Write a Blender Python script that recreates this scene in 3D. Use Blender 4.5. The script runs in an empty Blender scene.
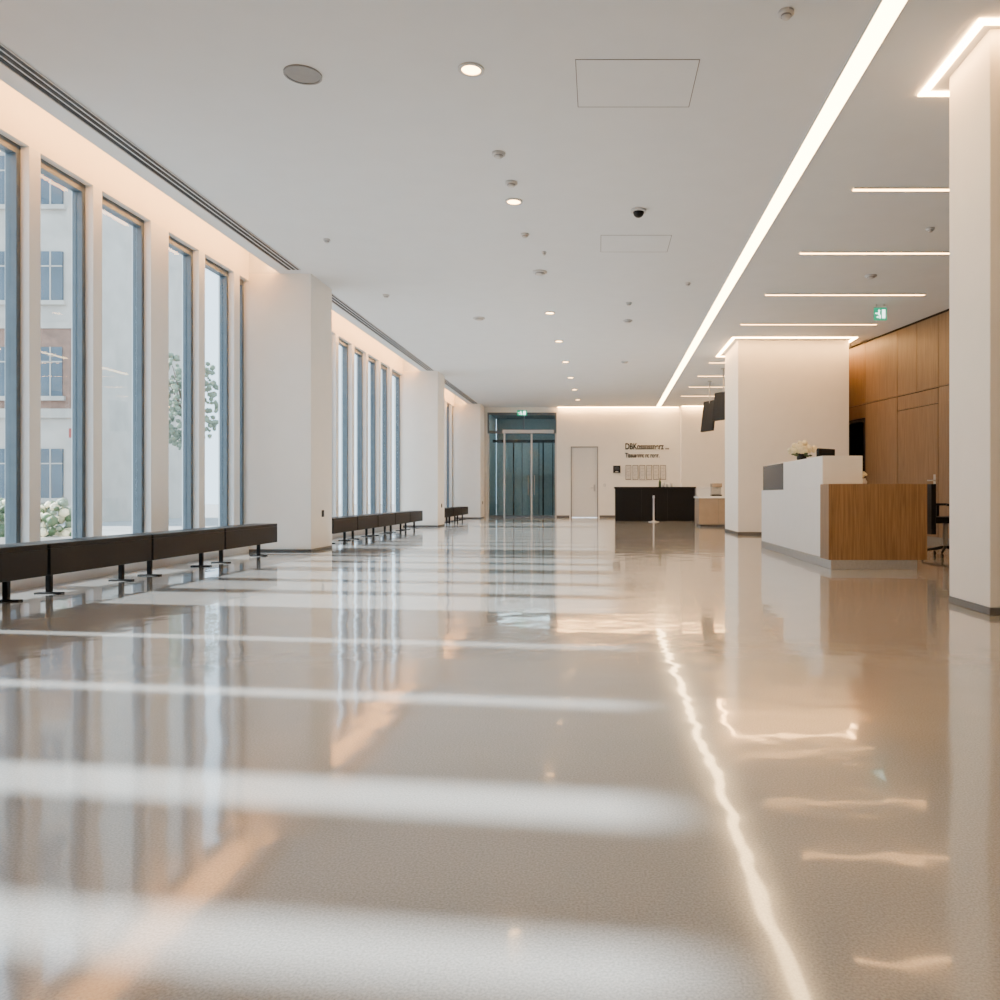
import bpy, bmesh, math, random
from mathutils import Vector, Matrix
random.seed(4)
S=bpy.context.scene
# ---------------------------------------------------------------- materials
def mat(name,col,rough=.5,metal=0,emit=None,es=0,noise=0,nscale=20,spec=None,bump=0,bscale=60):
    m=bpy.data.materials.new(name); m.use_nodes=True
    nt=m.node_tree; b=nt.nodes['Principled BSDF']
    b.inputs['Base Color'].default_value=(*col,1); b.inputs['Roughness'].default_value=rough
    b.inputs['Metallic'].default_value=metal
    if spec is not None: b.inputs['Specular IOR Level'].default_value=spec
    if emit: b.inputs['Emission Color'].default_value=(*emit,1); b.inputs['Emission Strength'].default_value=es
    if noise or bump:
        tc=nt.nodes.new('ShaderNodeTexCoord')
    if noise:
        n=nt.nodes.new('ShaderNodeTexNoise'); n.inputs['Scale'].default_value=nscale; n.inputs['Detail'].default_value=4
        nt.links.new(tc.outputs['Object'],n.inputs['Vector'])
        r=nt.nodes.new('ShaderNodeValToRGB')
        r.color_ramp.elements[0].position=.3; r.color_ramp.elements[1].position=.7
        r.color_ramp.elements[0].color=(*[c*(1-noise) for c in col],1)
        r.color_ramp.elements[1].color=(*[min(1,c*(1+noise)) for c in col],1)
        nt.links.new(n.outputs['Fac'],r.inputs['Fac']); nt.links.new(r.outputs['Color'],b.inputs['Base Color'])
    return m
def glow(name,col,s):
    m=bpy.data.materials.new(name); m.use_nodes=True; nt=m.node_tree; nt.nodes.clear()
    e=nt.nodes.new('ShaderNodeEmission'); o=nt.nodes.new('ShaderNodeOutputMaterial')
    e.inputs[0].default_value=(*col,1); e.inputs[1].default_value=s; nt.links.new(e.outputs[0],o.inputs[0]); return m
def glassmat(name,tint,refl=.1):
    m=bpy.data.materials.new(name); m.use_nodes=True; nt=m.node_tree; nt.nodes.clear()
    t=nt.nodes.new('ShaderNodeBsdfTransparent'); t.inputs[0].default_value=(*tint,1)
    g=nt.nodes.new('ShaderNodeBsdfGlossy'); g.inputs['Roughness'].default_value=.02
    lw=nt.nodes.new('ShaderNodeLayerWeight'); lw.inputs[0].default_value=.25
    mp=nt.nodes.new('ShaderNodeMapRange'); mp.inputs[3].default_value=.02; mp.inputs[4].default_value=refl
    mx=nt.nodes.new('ShaderNodeMixShader'); o=nt.nodes.new('ShaderNodeOutputMaterial')
    nt.links.new(lw.outputs['Facing'],mp.inputs[0]); nt.links.new(mp.outputs[0],mx.inputs[0]); nt.links.new(t.outputs[0],mx.inputs[1]); nt.links.new(g.outputs[0],mx.inputs[2])
    nt.links.new(mx.outputs[0],o.inputs[0]); return m
def woodmat(name,c1,c2,rough=.4):
    m=bpy.data.materials.new(name); m.use_nodes=True; nt=m.node_tree; b=nt.nodes['Principled BSDF']
    tc=nt.nodes.new('ShaderNodeTexCoord'); mp=nt.nodes.new('ShaderNodeMapping'); mp.inputs['Scale'].default_value=(30,30,1.2)
    n=nt.nodes.new('ShaderNodeTexNoise'); n.inputs['Scale'].default_value=1.6; n.inputs['Detail'].default_value=6; n.inputs['Distortion'].default_value=.6
    r=nt.nodes.new('ShaderNodeValToRGB'); r.color_ramp.elements[0].position=.3; r.color_ramp.elements[1].position=.72
    r.color_ramp.elements[0].color=(*c1,1); r.color_ramp.elements[1].color=(*c2,1)
    L=nt.links.new; L(tc.outputs['Object'],mp.inputs[0]); L(mp.outputs[0],n.inputs['Vector']); L(n.outputs['Fac'],r.inputs[0]); L(r.outputs[0],b.inputs['Base Color'])
    b.inputs['Roughness'].default_value=rough; return m
def floormat():
    m=bpy.data.materials.new('polished_terrazzo'); m.use_nodes=True; nt=m.node_tree; b=nt.nodes['Principled BSDF']; L=nt.links.new
    tc=nt.nodes.new('ShaderNodeTexCoord')
    n=nt.nodes.new('ShaderNodeTexNoise'); n.inputs['Scale'].default_value=190; n.inputs['Detail'].default_value=3
    r=nt.nodes.new('ShaderNodeValToRGB'); r.color_ramp.elements[0].position=.30; r.color_ramp.elements[1].position=.68
    r.color_ramp.elements[0].color=(.315,.318,.32,1); r.color_ramp.elements[1].color=(.47,.475,.475,1)
    L(tc.outputs['Object'],n.inputs['Vector']); L(n.outputs['Fac'],r.inputs[0]); L(r.outputs[0],b.inputs['Base Color'])
    n3=nt.nodes.new('ShaderNodeTexNoise'); n3.inputs['Scale'].default_value=.7; L(tc.outputs['Object'],n3.inputs['Vector'])
    mr=nt.nodes.new('ShaderNodeMapRange'); mr.inputs[3].default_value=.10; mr.inputs[4].default_value=.17
    L(n3.outputs['Fac'],mr.inputs[0]); L(mr.outputs[0],b.inputs['Roughness'])
    n2=nt.nodes.new('ShaderNodeTexNoise'); n2.inputs['Scale'].default_value=2.8; n2.inputs['Detail'].default_value=1.8
    L(tc.outputs['Object'],n2.inputs['Vector'])
    bp=nt.nodes.new('ShaderNodeBump'); bp.inputs['Strength'].default_value=.10; bp.inputs['Distance'].default_value=.03
    L(n2.outputs['Fac'],bp.inputs['Height']); L(bp.outputs['Normal'],b.inputs['Normal']); L(bp.outputs['Normal'],b.inputs['Coat Normal'])
    b.inputs['IOR'].default_value=1.65
    b.inputs['Coat Weight'].default_value=.7; b.inputs['Coat Roughness'].default_value=.045; b.inputs['Coat IOR'].default_value=1.55
    return m
M={}
M['floor']=floormat()
M['ceil']=mat('ceiling_paint',(.75,.775,.80),.8,noise=.015,nscale=3)
M['plaster']=mat('white_plaster',(.89,.86,.81),.7,noise=.015,nscale=4)
M['fin']=mat('fin_plaster',(.82,.84,.85),.6,noise=.015,nscale=4)
M['frame']=mat('blue_grey_aluminium',(.11,.14,.165),.4,.2,noise=.08,nscale=8)
M['glass']=glassmat('clear_glass',(.95,.98,.99),.12)
M['dglass']=glassmat('tinted_glass',(.84,.92,.94),.12)
M['black']=mat('black_lacquer',(.004,.004,.005),.45,noise=.1,nscale=15,spec=.22)
M['dark']=mat('dark_grey',(.012,.013,.015),.5,noise=.1,nscale=15,spec=.25)
M['steel']=mat('brushed_steel',(.5,.5,.5),.3,.9,noise=.08,nscale=40)
M['base']=mat('grey_baseboard',(.12,.115,.11),.4,noise=.05)
M['gap']=mat('mid_grey',(.30,.30,.30),.6,noise=.05)
M['white']=mat('white_corian',(.86,.86,.85),.3,noise=.015,nscale=6)
M['beige']=mat('beige_laminate',(.30,.24,.18),.4,noise=.06,nscale=6)
M['greypanel']=mat('grey_glass_panel',(.05,.055,.065),.25,noise=.05,spec=.3)
M['wood']=woodmat('oak_veneer',(.17,.095,.037),(.31,.185,.085))
M['wood2']=woodmat('walnut_wall_veneer',(.125,.072,.032),(.20,.122,.062),.45)
M['hole']=mat('dark_void',(.01,.008,.006),.7,noise=.1,spec=.1)
M['led']=glow('led_main',(1,.66,.32),25)
M['ledw']=glow('led_warm',(1,.52,.18),24)
M['halo']=glow('led_halo',(1,.52,.18),68)
M['cove']=glow('cove_led',(1,.45,.14),44)
M['spot']=glow('downlight_lens',(1,.55,.20),26)
M['vest_fill']=glow('vestibule_fill',(.8,.95,1),45)  # added fill glow that brightens the vestibule
M['green']=mat('exit_green',(.0,.25,.15),.4,emit=(.0,.42,.22),es=1.0,noise=.02)
M['exitw']=glow('exit_white',(.8,1,.9),4)
M['plastic']=mat('white_plastic',(.60,.59,.58),.4,noise=.02)
M['door']=mat('door_paint',(.76,.75,.73),.5,noise=.02)
M['leaf']=mat('leaf_green',(.07,.12,.05),.6,noise=.4,nscale=6)
M['leafp']=mat('leaf_pale',(.20,.25,.18),.7,noise=.3,nscale=6)
M['petal']=mat('petal_cream',(.85,.76,.52),.6,noise=.1,nscale=30)
M['text']=mat('sign_black',(.015,.015,.015),.5,noise=.1)
M['poster']=mat('poster_paper',(.66,.63,.59),.6,noise=.15,nscale=25)
M['stone']=mat('limestone_facade',(.50,.45,.40),.8,noise=.12,nscale=1.5)
M['brick']=mat('brick_facade',(.26,.15,.11),.85,noise=.25,nscale=4)
M['pave']=mat('paving',(.30,.30,.30),.8,noise=.15,nscale=2)
M['bwin']=mat('facade_window_glass',(.08,.11,.14),.15,noise=.2,nscale=1)
M['bark']=mat('bark',(.12,.08,.05),.9,noise=.3,nscale=10)
M['red']=mat('red_sign',(.38,.07,.05),.5,noise=.1)
M['teal']=mat('vestibule_teal',(.14,.18,.19),.5,noise=.1)
M['curtain']=mat('vestibule_panel',(.32,.40,.42),.5,noise=.1)
# ---------------------------------------------------------------- builder
class B:
    def __init__(s,name,bevel=0,smooth=False):
        s.n=name; s.bm=bmesh.new(); s.m=[]; s.bev=bevel; s.T=Matrix.Identity(4); s.smooth=smooth
    def mi(s,m):
        m=M[m]
        if m not in s.m: s.m.append(m)
        return s.m.index(m)
    def box(s,x0,x1,y0,y1,z0,z1,m,rot=None):
        r=bmesh.ops.create_cube(s.bm,size=1)
        c=Vector(((x0+x1)/2,(y0+y1)/2,(z0+z1)/2))
        mt=Matrix.Translation(c)@(rot.to_4x4() if rot else Matrix.Identity(4))@Matrix.Diagonal((abs(x1-x0),abs(y1-y0),abs(z1-z0),1))
        bmesh.ops.transform(s.bm,matrix=s.T@mt,verts=r['verts'])
        k=s.mi(m)
        for f in {f for v in r['verts'] for f in v.link_faces}: f.material_index=k
    def cyl(s,p0,p1,r0,m,r1=None,seg=20):
        r1=r0 if r1 is None else r1; p0=Vector(p0);p1=Vector(p1); d=p1-p0
        r=bmesh.ops.create_cone(s.bm,cap_ends=True,segments=seg,radius1=r0,radius2=r1,depth=d.length)
        q=Vector((0,0,1)).rotation_difference(d.normalized()).to_matrix().to_4x4()
        bmesh.ops.transform(s.bm,matrix=s.T@Matrix.Translation((p0+p1)/2)@q,verts=r['verts'])
        k=s.mi(m)
        for f in {f for v in r['verts'] for f in v.link_faces}:
            f.material_index=k; f.smooth=len(f.verts)==4
    def ball(s,c,r,m,sub=2,jit=0,sc=(1,1,1)):
        q=bmesh.ops.create_icosphere(s.bm,subdivisions=sub,radius=r)
        for v in q['verts']: v.co*=1+random.uniform(-jit,jit)
        bmesh.ops.transform(s.bm,matrix=s.T@Matrix.Translation(c)@Matrix.Diagonal((*sc,1)),verts=q['verts'])
        k=s.mi(m)
        for f in {f for v in q['verts'] for f in v.link_faces}: f.material_index=k; f.smooth=True
    def ring(s,c,r0,r1,z0,z1,m,seg=32):
        k=s.mi(m); bm=s.bm; prof=[(r0,z0),(r1,z0),(r1,z1),(r0,z1)]
        rows=[[bm.verts.new(s.T@Vector((c[0]+r*math.cos(2*math.pi*i/seg),c[1]+r*math.sin(2*math.pi*i/seg),z))) for r,z in prof] for i in range(seg)]
        for i in range(seg):
            a=rows[i];b=rows[(i+1)%seg]
            for j in range(4):
                f=bm.faces.new((a[j],b[j],b[(j+1)%4],a[(j+1)%4])); f.material_index=k
    def lathe(s,c,prof,m,seg=24):
        k=s.mi(m); bm=s.bm
        rows=[[bm.verts.new(s.T@Vector((c[0]+r*math.cos(2*math.pi*i/seg),c[1]+r*math.sin(2*math.pi*i/seg),c[2]+z))) for r,z in prof] for i in range(seg)]
        for i in range(seg):
            a=rows[i];b=rows[(i+1)%seg]
            for j in range(len(prof)-1):
                f=bm.faces.new((a[j],b[j],b[j+1],a[j+1])); f.material_index=k; f.smooth=True
    def done(s):
        bmesh.ops.recalc_face_normals(s.bm,faces=s.bm.faces)
        me=bpy.data.meshes.new(s.n); s.bm.to_mesh(me); s.bm.free()
        for m in s.m: me.materials.append(m)
        o=bpy.data.objects.new(s.n,me); S.collection.objects.link(o)
        if me.vertices:
            xs=[v.co.x for v in me.vertices]; ys=[v.co.y for v in me.vertices]; zs=[v.co.z for v in me.vertices]
            c=Vector(((min(xs)+max(xs))/2,(min(ys)+max(ys))/2,min(zs)))
            me.transform(Matrix.Translation(-c)); o.location=c
        if s.bev:
            bv=o.modifiers.new('bevel','BEVEL'); bv.width=s.bev; bv.segments=2; bv.limit_method='ANGLE'
        return o
H=3.9; FY=28.3; XW=-4.9; XG=-5.03; XO=-5.12; BACK=-4.0; XR=7.1
# ---------------------------------------------------------------- shell
b=B('floor'); b.box(XO,XR+.2,BACK-.2,FY,-.1,0,'floor'); b.done()
b=B('ceiling')
b.box(-4.47,XR+.2,BACK-.2,FY+.2,H,H+.12,'ceil')
b.box(-4.47,-4.40,BACK-.2,FY+.2,H+.12,4.35,'ceil')
b.box(XO,-4.40,BACK-.2,FY+.2,4.35,4.45,'ceil')
COLS=[11.2,20.0,27.2]
for c in COLS: b.box(XW,-4.47,c,c+.87,H,4.35,'ceil')
b.done()
def hatch(x0,x1,y0,y1):
    b=B('ceiling_access_panel'); t=.006
    z0,z1=H-.003,H
    b.box(x0,x1,y0,y0+t,z0,z1,'base'); b.box(x0,x1,y1-t,y1,z0,z1,'base'); b.box(x0,x0+t,y0+t,y1-t,z0,z1,'base'); b.box(x1-t,x1,y0+t,y1-t,z0,z1,'base')
    b.box(x0+t,x1-t,y0+t,y1-t,z0+.001,z1,'ceil'); b.done()
hatch(-.17,.72,5.69,6.39); hatch(.02,.87,9.54,10.2)
b=B('wall_left')
b.box(XO,XW,BACK,FY,3.80,4.35,'plaster'); b.box(XO,XW,BACK,FY,0,.12,'plaster')
for c in COLS: b.box(XO,XW,c,c+.87,.12,3.80,'plaster')
b.box(XO,XW,28.07,FY,.12,3.80,'plaster')
sun_slits=[(-1.2,-.9),(0.1,.35),(1.94,2.16),(2.62,2.88),(3.68,3.84),(4.82,4.98)]  # out-of-view slits, spaced and sized to throw sun bands on the floor
y=BACK
for a,c in sun_slits: b.box(XO,XW,y,a,.12,3.80,'plaster'); y=c  # unseen solid panels added to cut the sunlight into narrow bands
b.box(XO,XW,y,6.05,.12,3.80,'plaster')
b.done()
b=B('added_slit_window')  # glazing for the added, out-of-view sun slits
for a,c in sun_slits:
    b.box(XG-.01,XG+.01,a+.02,c-.02,.14,3.78,'glass')
    for yy in (a,c-.02): b.box(XG-.04,XG+.04,yy,yy+.02,.12,3.80,'frame')
    b.box(XG-.04,XG+.04,a+.02,c-.02,.12,.14,'frame'); b.box(XG-.04,XG+.04,a+.02,c-.02,3.78,3.80,'frame')
b.done()
def winbay(name,y0,y1,fins):
    b=B(name)
    edges=[y0]
    for f,t in fins:
        b.box(XO+.01,XW,f,f+t,.12,3.80,'fin'); edges+= [f,f+t]
    edges.append(y1)
    for i in range(0,len(edges),2):
        a,c=edges[i],edges[i+1]
        if c-a<.1:
            b.box(XO+.01,XW,a,c,.12,3.80,'fin'); continue
        w=.05
        for yy in (a,c-w): b.box(XG-.04,XG+.055,yy,yy+w,.12,3.80,'frame')
        b.box(XG-.04,XG+.055,a+w,c-w,.12,.12+w,'frame'); b.box(XG-.04,XG+.055,a+w,c-w,3.80-w-.03,3.80,'frame')
        b.box(XG-.006,XG+.006,a+w,c-w,.12+w,3.80-w-.03,'glass')
    b.done()
winbay('window_2',6.05,11.2,[(6.88,.14),(7.75,.14),(8.75,.36),(9.80,.15),(10.74,.17)])
winbay('window_3',12.07,20.0,[(12.95+.97*i,.17) for i in range(7)])
winbay('window_4',20.87,27.2,[(21.7+.97*i,.17) for i in range(6)])
for k,(a,c) in enumerate([(BACK+.1,11.15),(12.12,19.95),(20.92,27.15)]):
    b=B('cove_light'); b.box(-4.52,-4.475,a,c,3.955,4.02,'cove'); b.box(-4.52,-4.475,a,c,3.94,3.953,'steel'); b.done()
for a,c in [(BACK+.1,11.0),(12.2,19.9),(21,27.1)]:
    b=B('linear_slot_diffuser')
    for x in (-4.27,-4.21,-4.15): b.box(x,x+.035,a,c,H-.006,H-.001,'black')
    b.box(-4.285,-4.275,a,c,H-.01,H-.001,'plastic'); b.box(-4.11,-4.10,a,c,H-.01,H-.001,'plastic'); b.done()
for i,c in enumerate(COLS):
    b=B('column',.004); b.box(XW,-4.03,c,c+.87,.04,H,'plaster'); b.box(XW,-4.025,c-.005,c+.875,0,.04,'base')
    b.box(-4.03,-4.018,c+.42,c+.50,.48,.58,'dark'); b.done()
b=B('column',.006); b.box(2.6,3.3,5.32,5.94,.05,H,'plaster'); b.box(2.595,3.305,5.315,5.945,0,.05,'base'); b.done()
b=B('column',.006); b.box(2.78,5.0,16.0,17.65,.06,H,'plaster'); b.box(2.775,5.005,15.995,17.655,0,.06,'base'); b.done()
b=B('wall_far')
b.box(XO,-3.95,FY,FY+.2,0,4.35,'plaster'); b.box(-3.95,-1.50,FY,FY+.2,3.72,4.35,'plaster')
b.box(-1.50,-1.0,FY,FY+.2,0,4.35,'plaster'); b.box(-1.0,-.03,FY,FY+.2,2.52,4.35,'plaster'); b.box(-.03,XR+.2,FY,FY+.2,0,4.35,'plaster')
b.box(2.87,5.2,FY-.35,FY,0,H,'plaster')
b.done()
b=B('baseboard_far'); b.box(-1.50,-1.05,FY-.015,FY,0,.08,'base'); b.box(.02,2.87,FY-.015,FY,0,.08,'base'); b.done()
b=B('wall_back'); b.box(XO,XR+.2,BACK-.2,BACK,0,4.35,'plaster'); b.done()
b=B('wall_right'); b.box(XR,XR+.2,BACK,5.0,0,H,'plaster'); b.box(5.2,5.4,17.66,FY,0,H,'plaster'); b.done()
P0=Vector((7.09,5.0,0)); P1=Vector((5.10,17.66,0)); d=(P1-P0); Lw=d.length; d.normalize(); nrm=Vector((-d.y,d.x,0))
T=Matrix.Translation(P0)@Matrix(((d.x,nrm.x,0,0),(d.y,nrm.y,0,0),(0,0,1,0),(0,0,0,1)))
def uY(Y): return (Y-5.0)/d.y
b=B('wall_timber'); b.T=T
D0,D1=uY(16.08),uY(17.05); E0,E1=uY(13.55),uY(14.86)
b.box(0,D0,-.16,-.03,0,H,'hole'); b.box(D1,Lw,-.16,-.03,0,H,'hole'); b.box(D0,D1,-.16,-.03,2.34,H,'hole')
us=[0]; 
while us[-1]+1.22<E0-.3: us.append(us[-1]+1.22)
us+= [E0]; g=.006
for i in range(len(us)-1):
    b.box(us[i]+g,us[i+1]-g,-.03,0,.08,2.62,'wood2')
    b.box(us[i]+g,us[i+1]-g,-.03,0,2.635,H-.05,'wood2')
for a,c in [(E0,(E0+E1)/2),((E0+E1)/2,E1),(E1,D0),(D1,Lw)]:
    if a>=E1: b.box(a+g,c-g,-.03,0,.08,2.62,'wood2')
    b.box(a+g,c-g,-.03,0,2.635,H-.05,'wood2')
b.box(D0+g,D1-g,-.03,0,2.36,2.62,'wood2'); b.box(D0+g,D1-g,-.03,0,2.635,H-.05,'wood2')
b.box(0,D0,-.03,-.01,0,.08,'base')
b.done()
b=B('door_1'); b.T=T
b.box(E0+.012,E1-.012,-.03,.002,.085,2.35,'wood2'); b.box(E0+.012,E1-.012,-.03,0,2.365,2.615,'wood2')
b.cyl((E0+.1,.002,1.05),(E0+.1,.05,1.05),.012,'steel'); b.cyl((E0+.1,.05,1.05),(E0+.24,.05,1.05),.011,'steel'); b.box(E0+.07,E0+.13,.002,.008,.95,1.15,'steel'); b.done()
b=B('door_2'); b.T=T
b.box(D0,D1,-.9,-.86,0,2.34,'hole'); b.box(D0-.02,D0,-.9,-.16,0,2.34,'hole'); b.box(D1,D1+.02,-.9,-.16,0,2.34,'hole'); b.box(D0,D1,-.9,-.16,2.34,2.38,'hole')
b.box(D0,D0+.04,-.16,.01,0,2.34,'dark'); b.box(D1-.04,D1,-.16,.01,0,2.34,'dark'); b.box(D0+.04,D1-.04,-.16,.01,2.30,2.34,'dark'); b.done()
b=B('door_3',.003)
b.box(-.96,-.07,FY+.03,FY+.08,.01,2.48,'door')
b.box(-1.0,-.96,FY-.01,FY+.12,0,2.52,'gap'); b.box(-.07,-.03,FY-.01,FY+.12,0,2.52,'gap'); b.box(-.96,-.07,FY-.01,FY+.12,2.48,2.52,'gap')
b.cyl((-.16,FY+.03,1.05),(-.16,FY-.03,1.05),.012,'steel'); b.cyl((-.16,FY-.03,1.05),(-.30,FY-.03,1.05),.011,'steel'); b.box(-.19,-.13,FY+.02,FY+.03,.93,1.17,'steel'); b.done()
b=B('door_4')
x0,x1=-3.95,-1.50; ya,yb=FY+.02,FY+.12
b.box(x0,x1,ya,yb,3.64,3.72,'frame'); b.box(x0,x1,ya,yb,2.98,3.08,'frame')
for x in (x0,-3.38,-2.42,-1.56): b.box(x,x+.06,ya,yb,0,2.98,'steel')
for x in (x0,-2.7,-1.56): b.box(x,x+.06,ya,yb,3.08,3.64,'frame')
b.box(x0+.06,x1-.06,FY+.06,FY+.07,3.08,3.64,'dglass')
for a,c in [(x0+.06,-3.38),(-3.32,-2.42),(-2.36,-1.56)]:
    b.box(a,c,FY+.06,FY+.07,.08,2.98,'dglass'); b.box(a,c,ya,yb,0,.08,'frame')
for x in (-2.50,-2.28): b.cyl((x,FY-.04,.8),(x,FY-.04,1.5),.014,'steel'); 
for x in (-2.50,-2.28):
    for z in (.85,1.45): b.cyl((x,FY-.04,z),(x,FY+.05,z),.008,'steel')
b.box(-3.4,-1.6,FY-.08,FY+.02,2.98,3.1,'steel')
b.done()
b=B('vestibule')
V=FY+.21
b.box(x0-.1,x1+.1,V,V+2.4,-.1,0,'floor'); b.box(x0-.1,x1+.1,V,V+2.4,3.74,3.9,'teal')
b.box(x0-.2,x0-.02,V,V+2.4,0,3.74,'curtain'); b.box(x1+.02,x1+.2,V,V+2.4,0,3.74,'curtain')
b.box(x0,x1,V+2.35,V+2.4,2.8,3.74,'teal')
for x,w_ in ((-3.95,.32),(-3.60,.62),(-2.95,.62),(-2.30,.5),(-1.77,.27)): b.box(x,x+w_,V+2.3,V+2.4,0,2.8,'curtain')
b.box(x0,x1,V+2.401,V+2.45,0,2.8,'dark')
for x in (-3.2,-2.1): b.box(x,x+.05,V+1.2,V+1.25,0,2.8,'dark')
b.box(x0,x1,V+1.2,V+1.25,2.75,2.85,'dark')
b.box(x0+.3,x1-.3,V+.5,V+.56,3.71,3.735,'vest_fill')  # glowing bar added as fill to lift the dark entrance
b.done()
# ---------------------------------------------------------------- lights
b=B('linear_ceiling_light'); 
p0=Vector((1.80,.2,0)); p1=Vector((2.08,28.1,0)); dd=(p1-p0).normalized(); nn=Vector((-dd.y,dd.x,0))
b.T=Matrix.Translation((p0+p1)/2)@Matrix(((nn.x,dd.x,0,0),(nn.y,dd.y,0,0),(0,0,1,0),(0,0,0,1)))
LL=(p1-p0).length/2
b.box(-.075,.075,-LL,LL,H-.012,H-.002,'led'); b.box(-.086,-.077,-LL,LL,H-.014,H,'plastic'); b.box(.077,.086,-LL,LL,H-.014,H,'plastic'); b.done()
for k,Y in enumerate([8.1,10.23,12.36,14.5,18.7,20.8,22.9,25.0]):
    b=B('linear_cross_light'); xe=5.03
    if Y in(8.1,10.23): xe=5.0
    b.box(2.58,xe,Y-.03,Y+.03,H-.012,H-.002,'ledw'); b.box(2.57,xe+.01,Y-.04,Y-.032,H-.014,H,'plastic'); b.box(2.57,xe+.01,Y+.032,Y+.04,H-.014,H,'plastic'); b.done()
def frame_light(x0,x1,y0,y1,w=.06):
    b=B('column_halo_light'); z0,z1=H-.012,H-.002
    b.box(x0,x1,y0,y0+w,z0,z1,'halo'); b.box(x0,x1,y1-w,y1,z0,z1,'halo'); b.box(x0,x0+w,y0+w,y1-w,z0,z1,'halo'); b.box(x1-w,x1,y0+w,y1-w,z0,z1,'halo'); b.done()
frame_light(2.47,3.43,5.2,6.2); frame_light(2.62,5.08,15.7,17.9)
b=B('wall_wash_light'); b.box(-1.45,2.8,FY-.12,FY-.05,H-.02,H-.002,'halo'); b.box(2.9,5.1,FY-.47,FY-.40,H-.02,H-.002,'halo'); b.done()
for Y in [5.82,8.44,13.6,16.1,18.6,21.1,23.5,26.0]:
    x=-.93+(Y-5.82)*.012
    e=bpy.data.objects.new('recessed_downlight',None); S.collection.objects.link(e); e.location=(x,Y,H)
    b=B('trim_and_lens'); b.ring((x,Y),.07,.095,H-.012,H,'plastic'); b.cyl((x,Y,H-.006),(x,Y,H-.002),.069,'spot'); o=b.done()
    o.parent=e; o.matrix_parent_inverse=Matrix.Translation((-x,-Y,-H))
    l=bpy.data.lights.new('downlight_lamp','SPOT'); l.energy=160; l.color=(1,.66,.36); l.spot_size=1.9; l.spot_blend=1; l.shadow_soft_size=.06
    lo=bpy.data.objects.new('lamp',l); S.collection.objects.link(lo); lo.location=(x,Y,H-.03); lo.parent=e; lo.matrix_parent_inverse=Matrix.Translation((-x,-Y,-H))
def detector(x,y,r=.05,name='smoke_detector'):
    b=B(name); b.lathe((x,y,H),[(0,-.045),(r*.5,-.045),(r*.62,-.03),(r*.62,-.024),(r,-.02),(r,0),(0,0)],'plastic')
    b.ring((x,y),r*.62,r*.66,H-.034,H-.022,'gap'); b.done()
for x,y,r in [(-.91,7.25,.06),(-.87,7.93,.06),(-.88,9.5,.05),(-.82,11.1,.10),(.51,14.2,.08),(.6,18.6,.08),(-2.1,14,.10),(-3.3,12.4,.05),(-3.3,9.7,.04),(3.84,11.3,.08),(1.2,5.13,.05),(1.3,11.7,.04),(.48,12.9,.05),(-.7,10.2,.03)]: detector(x,y,r)
detector(3.85,9.3,.05,'ceiling_sprinkler')
b=B('dome_camera'); b.ring((.43,8.7),.0,.085,H-.025,H,'plastic'); b.ball((.43,8.7,H-.025),.06,'black',3); b.done()
b=B('ceiling_speaker'); b.cyl((-2.18,5.89,H-.008),(-2.18,5.89,H),.125,'gap',seg=40); b.ring((-2.18,5.89),.12,.135,H-.014,H,'gap',40)
b.done()
def exitsign(x,y,z,w,h,rod):
    b=B('exit_sign'); b.box(x-w/2,x+w/2,y-.015,y+.015,z-h/2,z+h/2,'green')
    b.box(x-w/2-.008,x+w/2+.008,y-.02,y+.02,z+h/2,z+h/2+.012,'plastic')
    f=y-.018
    b.box(x+w*.12,x+w*.38,f,y-.014,z-h*.35,z+h*.35,'exitw')
    b.ball((x-w*.12,f,z+h*.25),h*.09,'exitw',1); b.box(x-w*.2,x-w*.06,f,y-.014,z-h*.1,z+h*.14,'exitw')
    b.box(x-w*.3,x-w*.16,f,y-.014,z-h*.32,z-h*.2,'exitw'); b.box(x-w*.1,x+w*.02,f,y-.014,z-h*.36,z-h*.1,'exitw'); b.box(x-w*.42,x-w*.22,f,y-.014,z,z+h*.08,'exitw')
    if rod:
        for s in (-.3,.3): b.cyl((x+w*s,y,z+h/2),(x+w*s,y,H),.004,'steel',seg=8)
    b.done()
exitsign(4.57,13.0,3.74,.2,.2,True); exitsign(-2.72,FY-.03,3.70,.34,.18,False)
# ---------------------------------------------------------------- benches
def bench(y0,y1):
    b=B('bench',.006)
    b.box(-4.62,-4.30,y0,y1,.38,.42,'black')
    b.box(-4.325,-4.30,y0,y1,.17,.38,'black')
    b.box(-4.62,-4.595,y0,y1,.17,.38,'black')
    for yy in (y0,y1-.025): b.box(-4.595,-4.325,yy,yy+.025,.17,.38,'black')
    for yy in (y0+.22,y1-.22):
        b.box(-4.48,-4.44,yy-.02,yy+.02,.012,.38,'black'); b.box(-4.57,-4.35,yy-.03,yy+.03,0,.012,'black')
    b.done()
for y0,y1 in [(3.35,4.77),(4.80,6.24),(6.27,7.69),(7.72,9.19),(9.22,10.70)]: bench(y0,y1)
for i in range(5): bench(12.95+1.32*i,12.95+1.32*i+1.29)
for i in range(3): bench(22.3+1.35*i,22.3+1.35*i+1.32)
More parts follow.
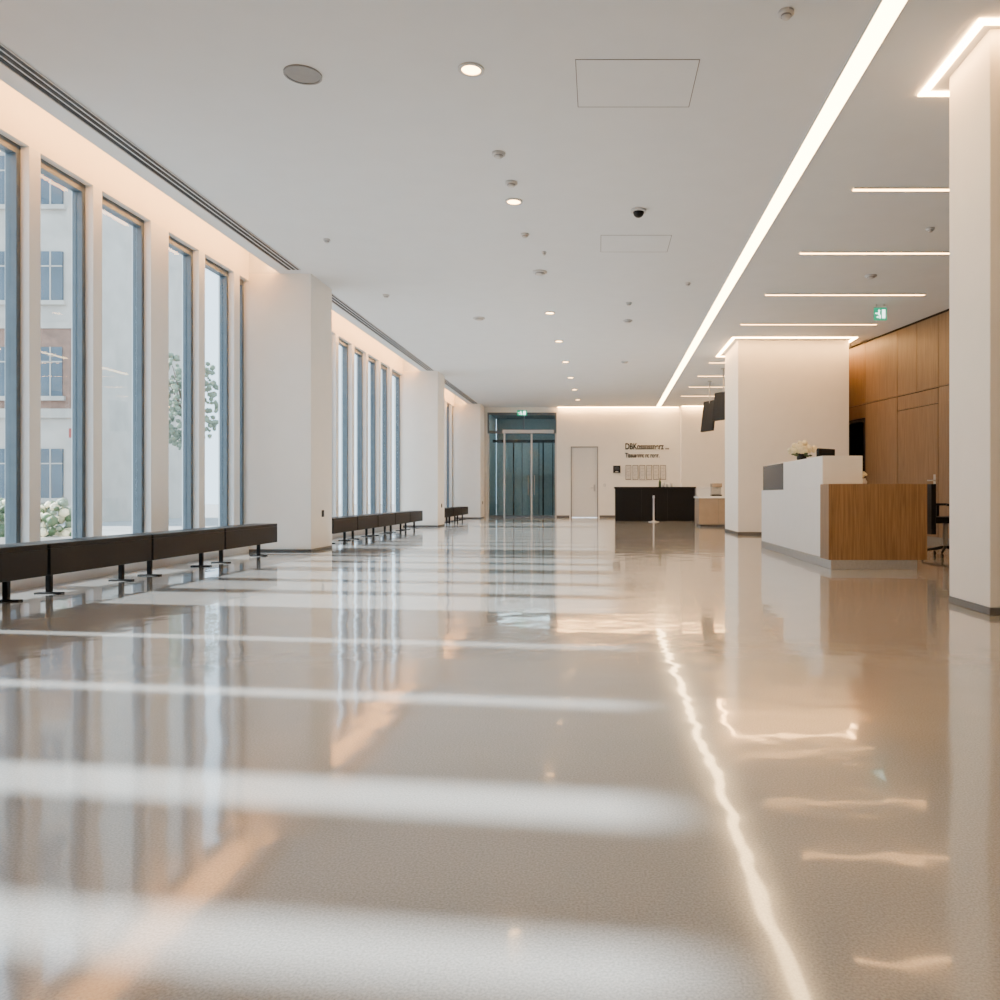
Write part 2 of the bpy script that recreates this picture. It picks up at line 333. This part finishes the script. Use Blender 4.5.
# ---------------------------------------------------------------- reception desk
b=B('reception_desk',.005)
b.box(2.50,2.95,8.95,12.3,.10,.87,'white')
b.box(2.50,2.95,8.95,10.85,.87,1.24,'white')
b.box(2.52,2.95,10.85,12.3,.87,1.24,'greypanel')
b.box(2.545,2.85,10.86,12.29,1.24,1.25,'white')
b.box(2.47,3.53,8.60,8.94,.10,.92,'wood')
b.box(2.96,3.53,8.95,9.3,.10,.92,'wood')
b.box(2.95,3.6,9.31,12.3,.70,.74,'white')
b.box(3.0,3.5,11.7,12.25,.02,.69,'white')
for z in (.2,.42): b.box(2.998,3.502,11.69,11.70,z,z+.01,'base')
b.box(2.49,3.42,8.595,8.95,0,.10,'steel'); b.box(2.49,2.90,8.95,12.28,0,.10,'steel')
b.done()
b=B('flower_arrangement'); fx,fy,fz=2.66,10.5,1.241
b.lathe((fx,fy,fz),[(0,0),(.05,0),(.065,.04),(.06,.09),(.045,.11),(.04,.11),(.04,.02),(0,.02)],'dark')
for i in range(75):
    a=random.uniform(0,6.28); r=random.uniform(0,.17); z=.12+random.uniform(0,.16)*(1-r/.25)
    b.ball((fx+r*math.cos(a),fy+r*math.sin(a),fz+z),random.uniform(.024,.040),'petal',2,.12)
for i in range(26):
    a=random.uniform(0,6.28); r=random.uniform(.03,.13)
    b.cyl((fx,fy,fz+.08),(fx+r*math.cos(a),fy+r*math.sin(a),fz+random.uniform(.10,.17)),.003,'leaf',seg=6)
    b.ball((fx+r*1.05*math.cos(a),fy+r*1.05*math.sin(a),fz+.09+random.uniform(-.02,.05)),.03,'leaf',1,.1,(1,.5,.5))
b.done()
b=B('computer_monitor',.004); mx,my=3.14,10.9
b.box(mx-.24,mx+.14,my-.02,my+.02,1.10,1.43,'dark',Matrix.Rotation(math.radians(40),3,'Z')); 
b.cyl((mx,my+.03,.76),(mx,my+.03,1.2),.02,'steel'); b.box(mx-.1,mx+.1,my-.08,my+.12,.745,.76,'steel'); b.done()
b=B('small_flower_vase'); vx,vy=3.02,9.12
b.lathe((vx,vy,.921),[(0,0),(.03,0),(.035,.03),(.02,.06),(.022,.07)],'white')
for i in range(9): b.ball((vx+random.uniform(-.02,.02),vy+random.uniform(-.02,.02),1.01+random.uniform(0,.06)),.016,'petal',2,.1)
b.done()
b=B('office_chair',.008); cx,cy=4.48,10.35
b.box(cx-.22,cx+.24,cy-.23,cy+.23,.44,.52,'black'); b.box(cx-.27,cx-.21,cy-.22,cy+.22,.3,.94,'black')
b.cyl((cx,cy,.12),(cx,cy,.44),.03,'steel')
for i in range(5):
    a=i*2*math.pi/5+.4; q=(cx+.28*math.cos(a),cy+.28*math.sin(a))
    b.cyl((cx,cy,.13),(q[0],q[1],.075),.022,'black',.015,seg=10); b.cyl((q[0]-.012,q[1],.028),(q[0]+.012,q[1],.028),.028,'black',seg=14); b.cyl((q[0],q[1],.03),(q[0],q[1],.08),.008,'black',seg=8)
for s in (-1,1): b.box(cx-.1,cx+.14,cy+s*.27-.02,cy+s*.27+.02,.66,.69,'black'); b.box(cx,cx+.03,cy+s*.27-.015,cy+s*.27+.015,.47,.66,'black'); b.box(cx,cx+.03,min(cy+s*.2,cy+s*.28),max(cy+s*.2,cy+s*.28),.45,.475,'black')
b.done()
# ---------------------------------------------------------------- far counter
b=B('bar_counter',.006)
b.box(.50,2.95,24.6,25.2,0,1.0,'black'); b.box(.47,2.98,24.57,25.25,1.0,1.05,'black')
for x in (1.3,2.1): b.box(x,x+.01,24.595,24.6,.05,.98,'dark')
b.done()
b=B('service_counter',.006)
b.box(2.50,3.5,20.0,20.9,.06,.72,'beige'); b.box(2.48,3.52,19.97,20.93,.72,.77,'white'); b.box(2.54,3.46,20.05,20.85,0,.06,'base')
b.box(2.98,2.985,19.996,20.0,.08,.70,'base'); b.done()
b=B('side_counter',.006)
b.box(3.0,3.55,24.6,25.2,0,1.0,'white'); b.box(2.99,3.58,24.57,25.25,1.0,1.05,'white'); b.done()
b=B('coffee_machine',.01)
b.box(2.88,3.14,20.4,20.7,.771,.81,'dark'); b.box(2.88,3.14,20.55,20.7,.81,1.06,'steel'); b.box(2.88,3.14,20.4,20.7,1.0,1.1,'beige'); b.cyl((3.01,20.48,.93),(3.01,20.48,1.0),.02,'steel'); b.done()
b=B('drinking_glasses')
for x in (2.0,2.12,2.26): b.lathe((x,24.9,1.051),[(0,0),(.035,0),(.045,.12),(.04,.12),(.03,.01)],'plastic')
b.lathe((1.9,24.95,1.051),[(0,0),(.04,0),(.04,.16),(.015,.22),(.015,.27),(0,.27)],'leaf'); b.done()
b=B('barrier_post'); px_,py_=1.62,23.7
b.lathe((px_,py_,0),[(0,0),(.16,0),(.16,.015),(.05,.035),(.025,.05),(.025,.70),(.032,.71),(.032,.78),(0,.79)],'steel'); b.done()
def screen(x,y,z,w,h,yaw,tilt):
    e=B('hanging_display',.004); R=Matrix.Translation((x,y,z))@Matrix.Rotation(yaw,4,'Z')@Matrix.Rotation(tilt,4,'X'); e.T=R
    e.box(-w/2,w/2,-.03,.03,-h/2,h/2,'black'); e.box(-w/2+.015,w/2-.015,-.034,-.03,-h/2+.015,h/2-.015,'dark'); e.box(-.1,.1,.03,.07,-.1,.1,'dark')
    e.T=Matrix.Identity(4); e.cyl((x+.03,y,z),(x+.03,y,H),.02,'steel',seg=12); e.cyl((x+.03,y,H-.02),(x+.03,y,H),.06,'steel'); e.done()
screen(3.02,19.6,2.98,.6,.70,math.radians(-58),math.radians(-7)); screen(2.99,21.8,2.95,.6,.84,math.radians(-66),math.radians(-7))
def text(s,x,z,size,w,name,off):
    c=bpy.data.curves.new(name,'FONT'); c.body=s; c.size=size; c.extrude=.008; c.offset=off
    o=bpy.data.objects.new(name,c); S.collection.objects.link(o); o.rotation_euler=(math.pi/2,0,0); o.location=(x,FY-.009,z)
    bpy.context.view_layer.update(); k=w/max(o.dimensions.x,.01)
    dg=bpy.context.evaluated_depsgraph_get(); me=bpy.data.meshes.new_from_object(o.evaluated_get(dg))
    n=bpy.data.objects.new(name,me); S.collection.objects.link(n); n.location=o.location; n.rotation_euler=o.rotation_euler; n.scale=(k,1,1)
    me.materials.clear(); me.materials.append(M['text']); bpy.data.objects.remove(o)
text('DBKossnssnerz ...',.92,2.42,.30,1.55,'wall_sign_lettering',.009)
text('Tissuserrc rc roer.',.92,2.13,.23,1.22,'wall_sign_lettering',.007)
b=B('framed_notices')
for i in range(6):
    x=.94+i*.245; b.box(x,x+.20,FY-.02,FY-.001,1.34,1.86,'base'); b.box(x+.015,x+.185,FY-.024,FY-.019,1.36,1.84,'poster')
    for j in range(3): b.box(x+.03,x+.16-.02*(j%2),FY-.026,FY-.024,1.74-j*.12,1.748-j*.12,'gap')
b.done()
b=B('intercom_panel',.004); b.box(.50,.76,FY-.03,FY-.001,1.58,1.84,'dark'); b.box(.55,.71,FY-.036,FY-.03,1.68,1.8,'greypanel'); b.box(.58,.68,FY-.04,FY-.03,1.61,1.64,'steel'); b.done()
b=B('light_switch',.003); b.box(.16,.24,FY-.012,FY-.001,1.1,1.2,'plastic'); b.box(.175,.225,FY-.018,FY-.01,1.12,1.18,'door'); b.done()
# ---------------------------------------------------------------- exterior
b=B('street_pavement'); b.box(-60,XO-.02,-30,80,-.3,-.1,'pave'); b.box(XO-.02,20,31.2,80,-.3,-.1,'pave'); b.done()
b=B('apartment_building')
X0,X1,Y0,Z1=-34,-16.4,26,13.2
b.box(X0,X1,Y0,Y0+6,-.1,Z1,'stone'); b.box(X0-.2,X1+.2,Y0-.25,Y0+6.2,Z1,Z1+.4,'stone'); b.box(X0,X1+.08,Y0-.1,Y0,3.3,3.6,'stone'); b.box(X0,X1+.03,Y0-.05,Y0,3.6,6.2,'brick'); b.box(X0,X1+.08,Y0-.1,Y0,6.2,6.4,'stone')
for fl in range(4):
    z=.7+fl*3.1+(.2 if fl else 0)
    x=X1-1.0
    while x>X0+1:
        b.box(x-.75,x,Y0-.07,Y0+.02,z,z+1.6,'bwin'); b.box(x-.85,x+.1,Y0-.14,Y0,z-.14,z,'stone'); b.box(x-.40,x-.36,Y0-.09,Y0,z,z+1.6,'stone'); b.box(x-.75,x,Y0-.09,Y0,z+1.1,z+1.14,'stone')
        x-=1.7
b.box(X1-.7,X1-.2,Y0-.2,Y0-.05,2.65,2.95,'red')
b.done()
def tree(x,y,h,r,name='street_tree'):
    b=B(name); b.cyl((x,y,-.1),(x,y,h*.6),.07,'bark',.04,seg=10)
    for i in range(7):
        a=i*.9; b.cyl((x,y,h*(.45+.03*i)),(x+r*.6*math.cos(a),y+r*.6*math.sin(a),h*(.7+.03*i)),.03,'bark',.01,seg=8)
    for i in range(420):
        a=random.uniform(0,6.28); q=r*math.sqrt(random.random()); z=h*.68+random.uniform(-1,1)*h*.34*(1-.5*q/r)
        b.ball((x+q*math.cos(a),y+q*math.sin(a),z),random.uniform(.04,.10),'leafp',1,.3)
    b.done()
tree(-12.4,24,5.4,.9)
b=B('planter_shrub')
b.box(-9.4,-7.4,11.2,12.0,-.1,.2,'stone')
for i in range(240): b.ball((random.uniform(-9.3,-7.5),random.uniform(11.25,11.95),random.uniform(.2,.7)),random.uniform(.03,.08),random.choice(['leaf','leafp','leafp','leaf','petal']),1,.25)
b.done()
# ---------------------------------------------------------------- world, sun, camera
w=bpy.data.worlds.new('World'); S.world=w; w.use_nodes=True
bg=w.node_tree.nodes['Background']; bg.inputs[0].default_value=(.66,.84,1,1); bg.inputs[1].default_value=3.8
sl=bpy.data.lights.new('sun','SUN'); sl.energy=21.0; sl.angle=math.radians(1.5); sl.color=(1,.985,.94)
so=bpy.data.objects.new('sun',sl); S.collection.objects.link(so)
dv=Vector((1,-.14,-.72)).normalized(); so.rotation_euler=dv.to_track_quat('-Z','Y').to_euler(); so.location=(-20,5,15)
cam=bpy.data.cameras.new('camera'); co=bpy.data.objects.new('camera',cam); S.collection.objects.link(co)
co.location=(0,0,.8); co.rotation_euler=(math.pi/2,0,0); cam.sensor_width=36; cam.lens=28.8; cam.shift_x=-.099; cam.shift_y=-.005; cam.clip_start=.05
S.camera=co
